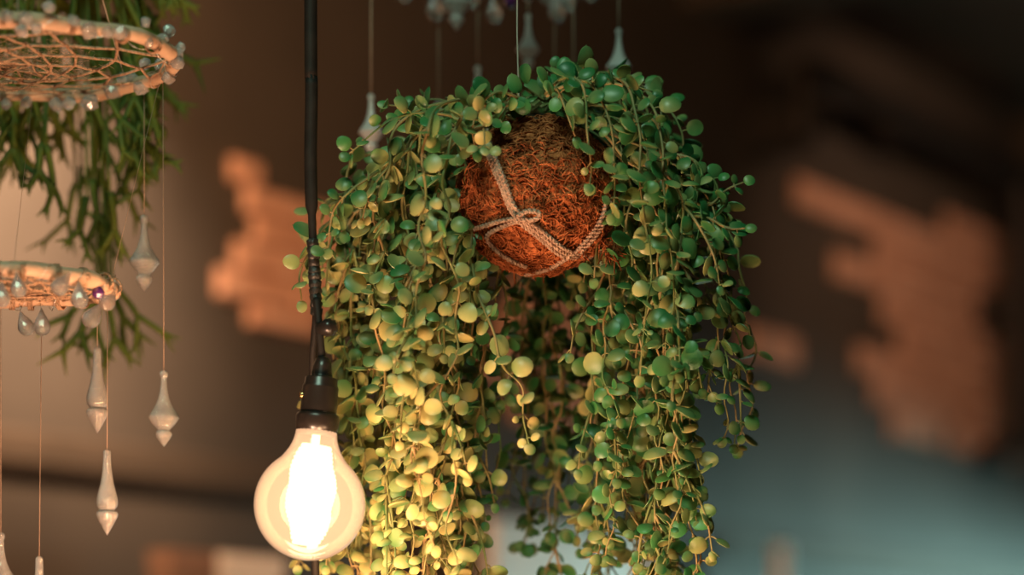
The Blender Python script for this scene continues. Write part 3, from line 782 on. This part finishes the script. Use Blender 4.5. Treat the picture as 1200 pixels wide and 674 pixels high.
a = rim_pt(C2, R2, 49, 0); pendant(46, 652, a.y, 1, 'slender crystal drop of which only the tip shows at the bottom edge', a, 1.0)

# mobile behind the plant
YM = 2.31; C3 = P(582, -64, YM); R3 = 152 * K(YM)
h3 = thing('crystal_mobile', 'hoop of crystal beads above the trailing plant', 'mobile', C3)
hoop(h3, C3, R3, 6.5 * K(YM), 9, N=11, rounds=4, sag=.004)
m = MB(); hk3 = C3.copy(); hk3.z = CEIL
m.tube([C3 + Z * .1, hk3], .0007, 5)
for a_ in (.4, 2.5, 4.6): m.tube([C3 + Vector((math.cos(a_), math.sin(a_), 0)) * R3, C3 + Z * .1], .0005, 5)
m.build('hanging_cord', M['nylon'], h3)
for px, py, L in ((507, 25, 36), (476, 4, 24), (555, 10, 28), (577, 27, 32), (651, 26, 34), (665, 13, 30), (640, 6, 26), (690, 2, 22)):
    Y = rim_y(C3, R3, px, 0) - .004; s = L * K(Y)
    tp = P(px, py - L, Y); inst('teardrop_bead', DROP, h3, tp, (0, rnd.uniform(-.15, .15), 0), s)
    m = MB(); m.tube([tp - Z * .001, Vector((tp.x, tp.y + .004, C3.z))], .0005, 4); m.build('bead_loop', M['steel'], h3)
Yq = rim_y(C3, R3, 598, 0) - .006
m = MB(); m.lathe([(.001, -.5), (.3, -.42), (.47, -.16), (.5, .0), (.47, .16), (.3, .42), (.001, .5)], 12, Matrix.Translation(P(598, 2, Yq)) @ Matrix.Scale(15 * K(Yq), 4))
m.tube([P(598, -4, Yq), Vector((P(598, 0, Yq).x, Yq, C3.z))], .0005, 4)
o = m.build('purple_bead', M['purple'], h3, smooth=False); o['label'] = 'purple glass bead'
G3 = 'crystal drops of the mobile behind the plant'
def bk(px, ytop, near, kind, label, sc):
    a = rim_pt(C3, R3, px, near); pendant(px, ytop, a.y, kind, label, a, sc, G3, 'thread', .0011)
bk(435, 110, 0, 0, 'pale crystal drop behind the upper left leaves, leftmost above the plant', .88)
bk(514, 119, 0, 1, 'pale slender crystal drop mostly hidden by leaves left of the coir ball', 1.1)
bk(560, 77, 0, 0, 'pale crystal drop just left above the coir ball', .95)
bk(535, -46, 0, 0, 'pale crystal drop at the top edge, only its lower half showing', 1.02)
bk(619, 16, 0, 0, 'pale crystal drop pointing down at the top of the coir ball', .86)
bk(725, 33, 0, 0, 'pale crystal drop above the right side of the plant, rightmost', .90)
bk(650, 118, 0, 1, 'pale crystal drop hidden behind the plant, its thread showing above the ball', .9)
bk(672, 124, 0, 1, 'pale crystal drop hidden behind the plant, on the thread right of the ball top', .9)
# upper bead above the pointed drop
Y9 = rim_y(C3, R3, 619, 0)
pb = inst('bead', FROST[FIA.name], [o for o in COL.objects if o.name.startswith('crystal_pendant') and 'pointing down' in o['label']][0], P(619, -78, Y9), (0, 0, 0), K(2.05) * 1.5)
pb.location = Vector((0, 0, K(Y9) * (142 - 10)))

# ------------------------------------------------------------------ fern behind the hoops
FY = 2.33
fern_c = P(70, -70, FY)
fern = thing('hanging_fern', 'dark green hanging fern with forked antler fronds behind the hoops', 'plant', fern_c)
fr = random.Random(4)
def strap(mb, pts, w0, w1, nrm):         # flat leaf blade of some thickness
    n = len(pts); vs = []; fs = []
    for i, p in enumerate(pts):
        t = (pts[min(i + 1, n - 1)] - pts[max(i - 1, 0)]).normalized(); s_ = t.cross(nrm).normalized(); w = w0 + (w1 - w0) * i / (n - 1); nn = s_.cross(t).normalized()
        vs += [p - s_ * w, p + nn * w * .28, p + s_ * w, p - nn * w * .28]
    for i in range(n - 1):
        for q in range(4):
            q2 = (q + 1) % 4; fs.append((i * 4 + q, i * 4 + q2, (i + 1) * 4 + q2, (i + 1) * 4 + q))
    fs.append((0, 1, 2, 3)[::-1]); fs.append(tuple((n - 1) * 4 + q for q in range(4)))
    mb.add(vs, fs)
def frond(mb, p, d, L, w, lev, nrm):
    seg = L * fr.uniform(.8, 1.15); pts = [p]
    dd = d.copy(); bend = Vector((fr.gauss(0, .12), fr.gauss(0, .08), -.05))
    for i in range(5):
        dd = (dd + bend * .35).normalized(); pts.append(pts[-1] + dd * seg / 5)
    w1 = w * (.95 if lev else .12)
    if lev: seg *= fr.uniform(.6, 1.0)
    strap(mb, pts, w, w1, nrm)
    if lev:
        for sg in (-1, 1):
            a = sg * fr.uniform(.28, .75); nd = Matrix.Rotation(a, 3, nrm) @ dd
            frond(mb, pts[-1] - dd * w * .6, nd, L * fr.uniform(.5, .82), w * .85, lev - 1, nrm)
        if fr.random() < .25: frond(mb, pts[-1], dd, L * .5, w * .7, 0, nrm)
kf = K(FY)
specs = []
for i in range(30): specs.append((fr.uniform(-20, 190), fr.uniform(-60, 60), fr.uniform(-.5, .5), fr.uniform(55, 80), 2))
for i in range(24): specs.append((fr.uniform(15, 170), fr.uniform(50, 185), fr.uniform(-.45, .45), fr.uniform(50, 75), 2))
for i in range(12): specs.append((fr.uniform(-10, 60), fr.uniform(60, 150), fr.uniform(-.6, .1), fr.uniform(48, 62), 2))
for i in range(10): specs.append((fr.uniform(130, 180), fr.uniform(60, 190), fr.uniform(-.1, .5), fr.uniform(44, 60), 2))
for x_, y_, a_ in ((95, 195, -.12), (108, 210, .05), (122, 220, .14), (102, 230, -.2), (115, 240, 0), (128, 225, .22), (88, 215, -.3)): specs.append((x_, y_, a_, 62, 2))
for x_, y_, a_ in ((112, 335, -.85), (116, 340, -.5), (118, 342, -.12), (124, 342, .2), (128, 338, .55), (132, 335, .9)): specs.append((x_, y_, a_, 70, 2))
for i in range(9): specs.append((fr.uniform(140, 205), fr.uniform(-60, -10), fr.uniform(.1, .8), fr.uniform(30, 44), 2))
for x_, y_, a_, L_, lev in specs:
    Y = FY + fr.uniform(-.05, .09); p = P(x_, y_, Y); m = MB()
    root_ = P(min(190, max(10, 80 + (x_ - 80) * .45)), -75, FY + (Y - FY) * .3)
    if (p - root_).length > .02:         # wiry stalk from the crown
        mid = (p + root_) / 2 + Vector(((p.x - root_.x) * .2, 0, abs(p.z - root_.z) * .05)); m.tube(crom([root_, mid, p], 5), kf * 1.8, 5)
    frond(m, p, Vector((math.sin(a_), fr.uniform(-.15, .15), -math.cos(a_))), L_ * kf * .74, kf * fr.uniform(3.6, 5.4), lev, Vector((fr.uniform(-.45, .45), -1, fr.uniform(-.2, .3))).normalized())
    m.build('frond', M['fern'], fern)
m = MB(); A = Matrix.Translation(P(80, -75, FY))
m.lathe([(.02, -.05), (.055, -.045), (.075, 0.0), (.085, .07), (.08, .075), (.001, .07)], 24, A); m.build('pot', M['soil'], fern)
m = MB(); q = P(80, -75, FY); hkf = q.copy(); hkf.z = CEIL
for a_ in (0.5, 2.6, 4.7): m.tube([q + Vector((math.cos(a_) * .082, math.sin(a_) * .082, .07)), q + Z * .3], .001, 5)
m.tube([q + Z * .3, hkf], .0012, 5); m.build('hanging_cord', M['nylon'], fern)
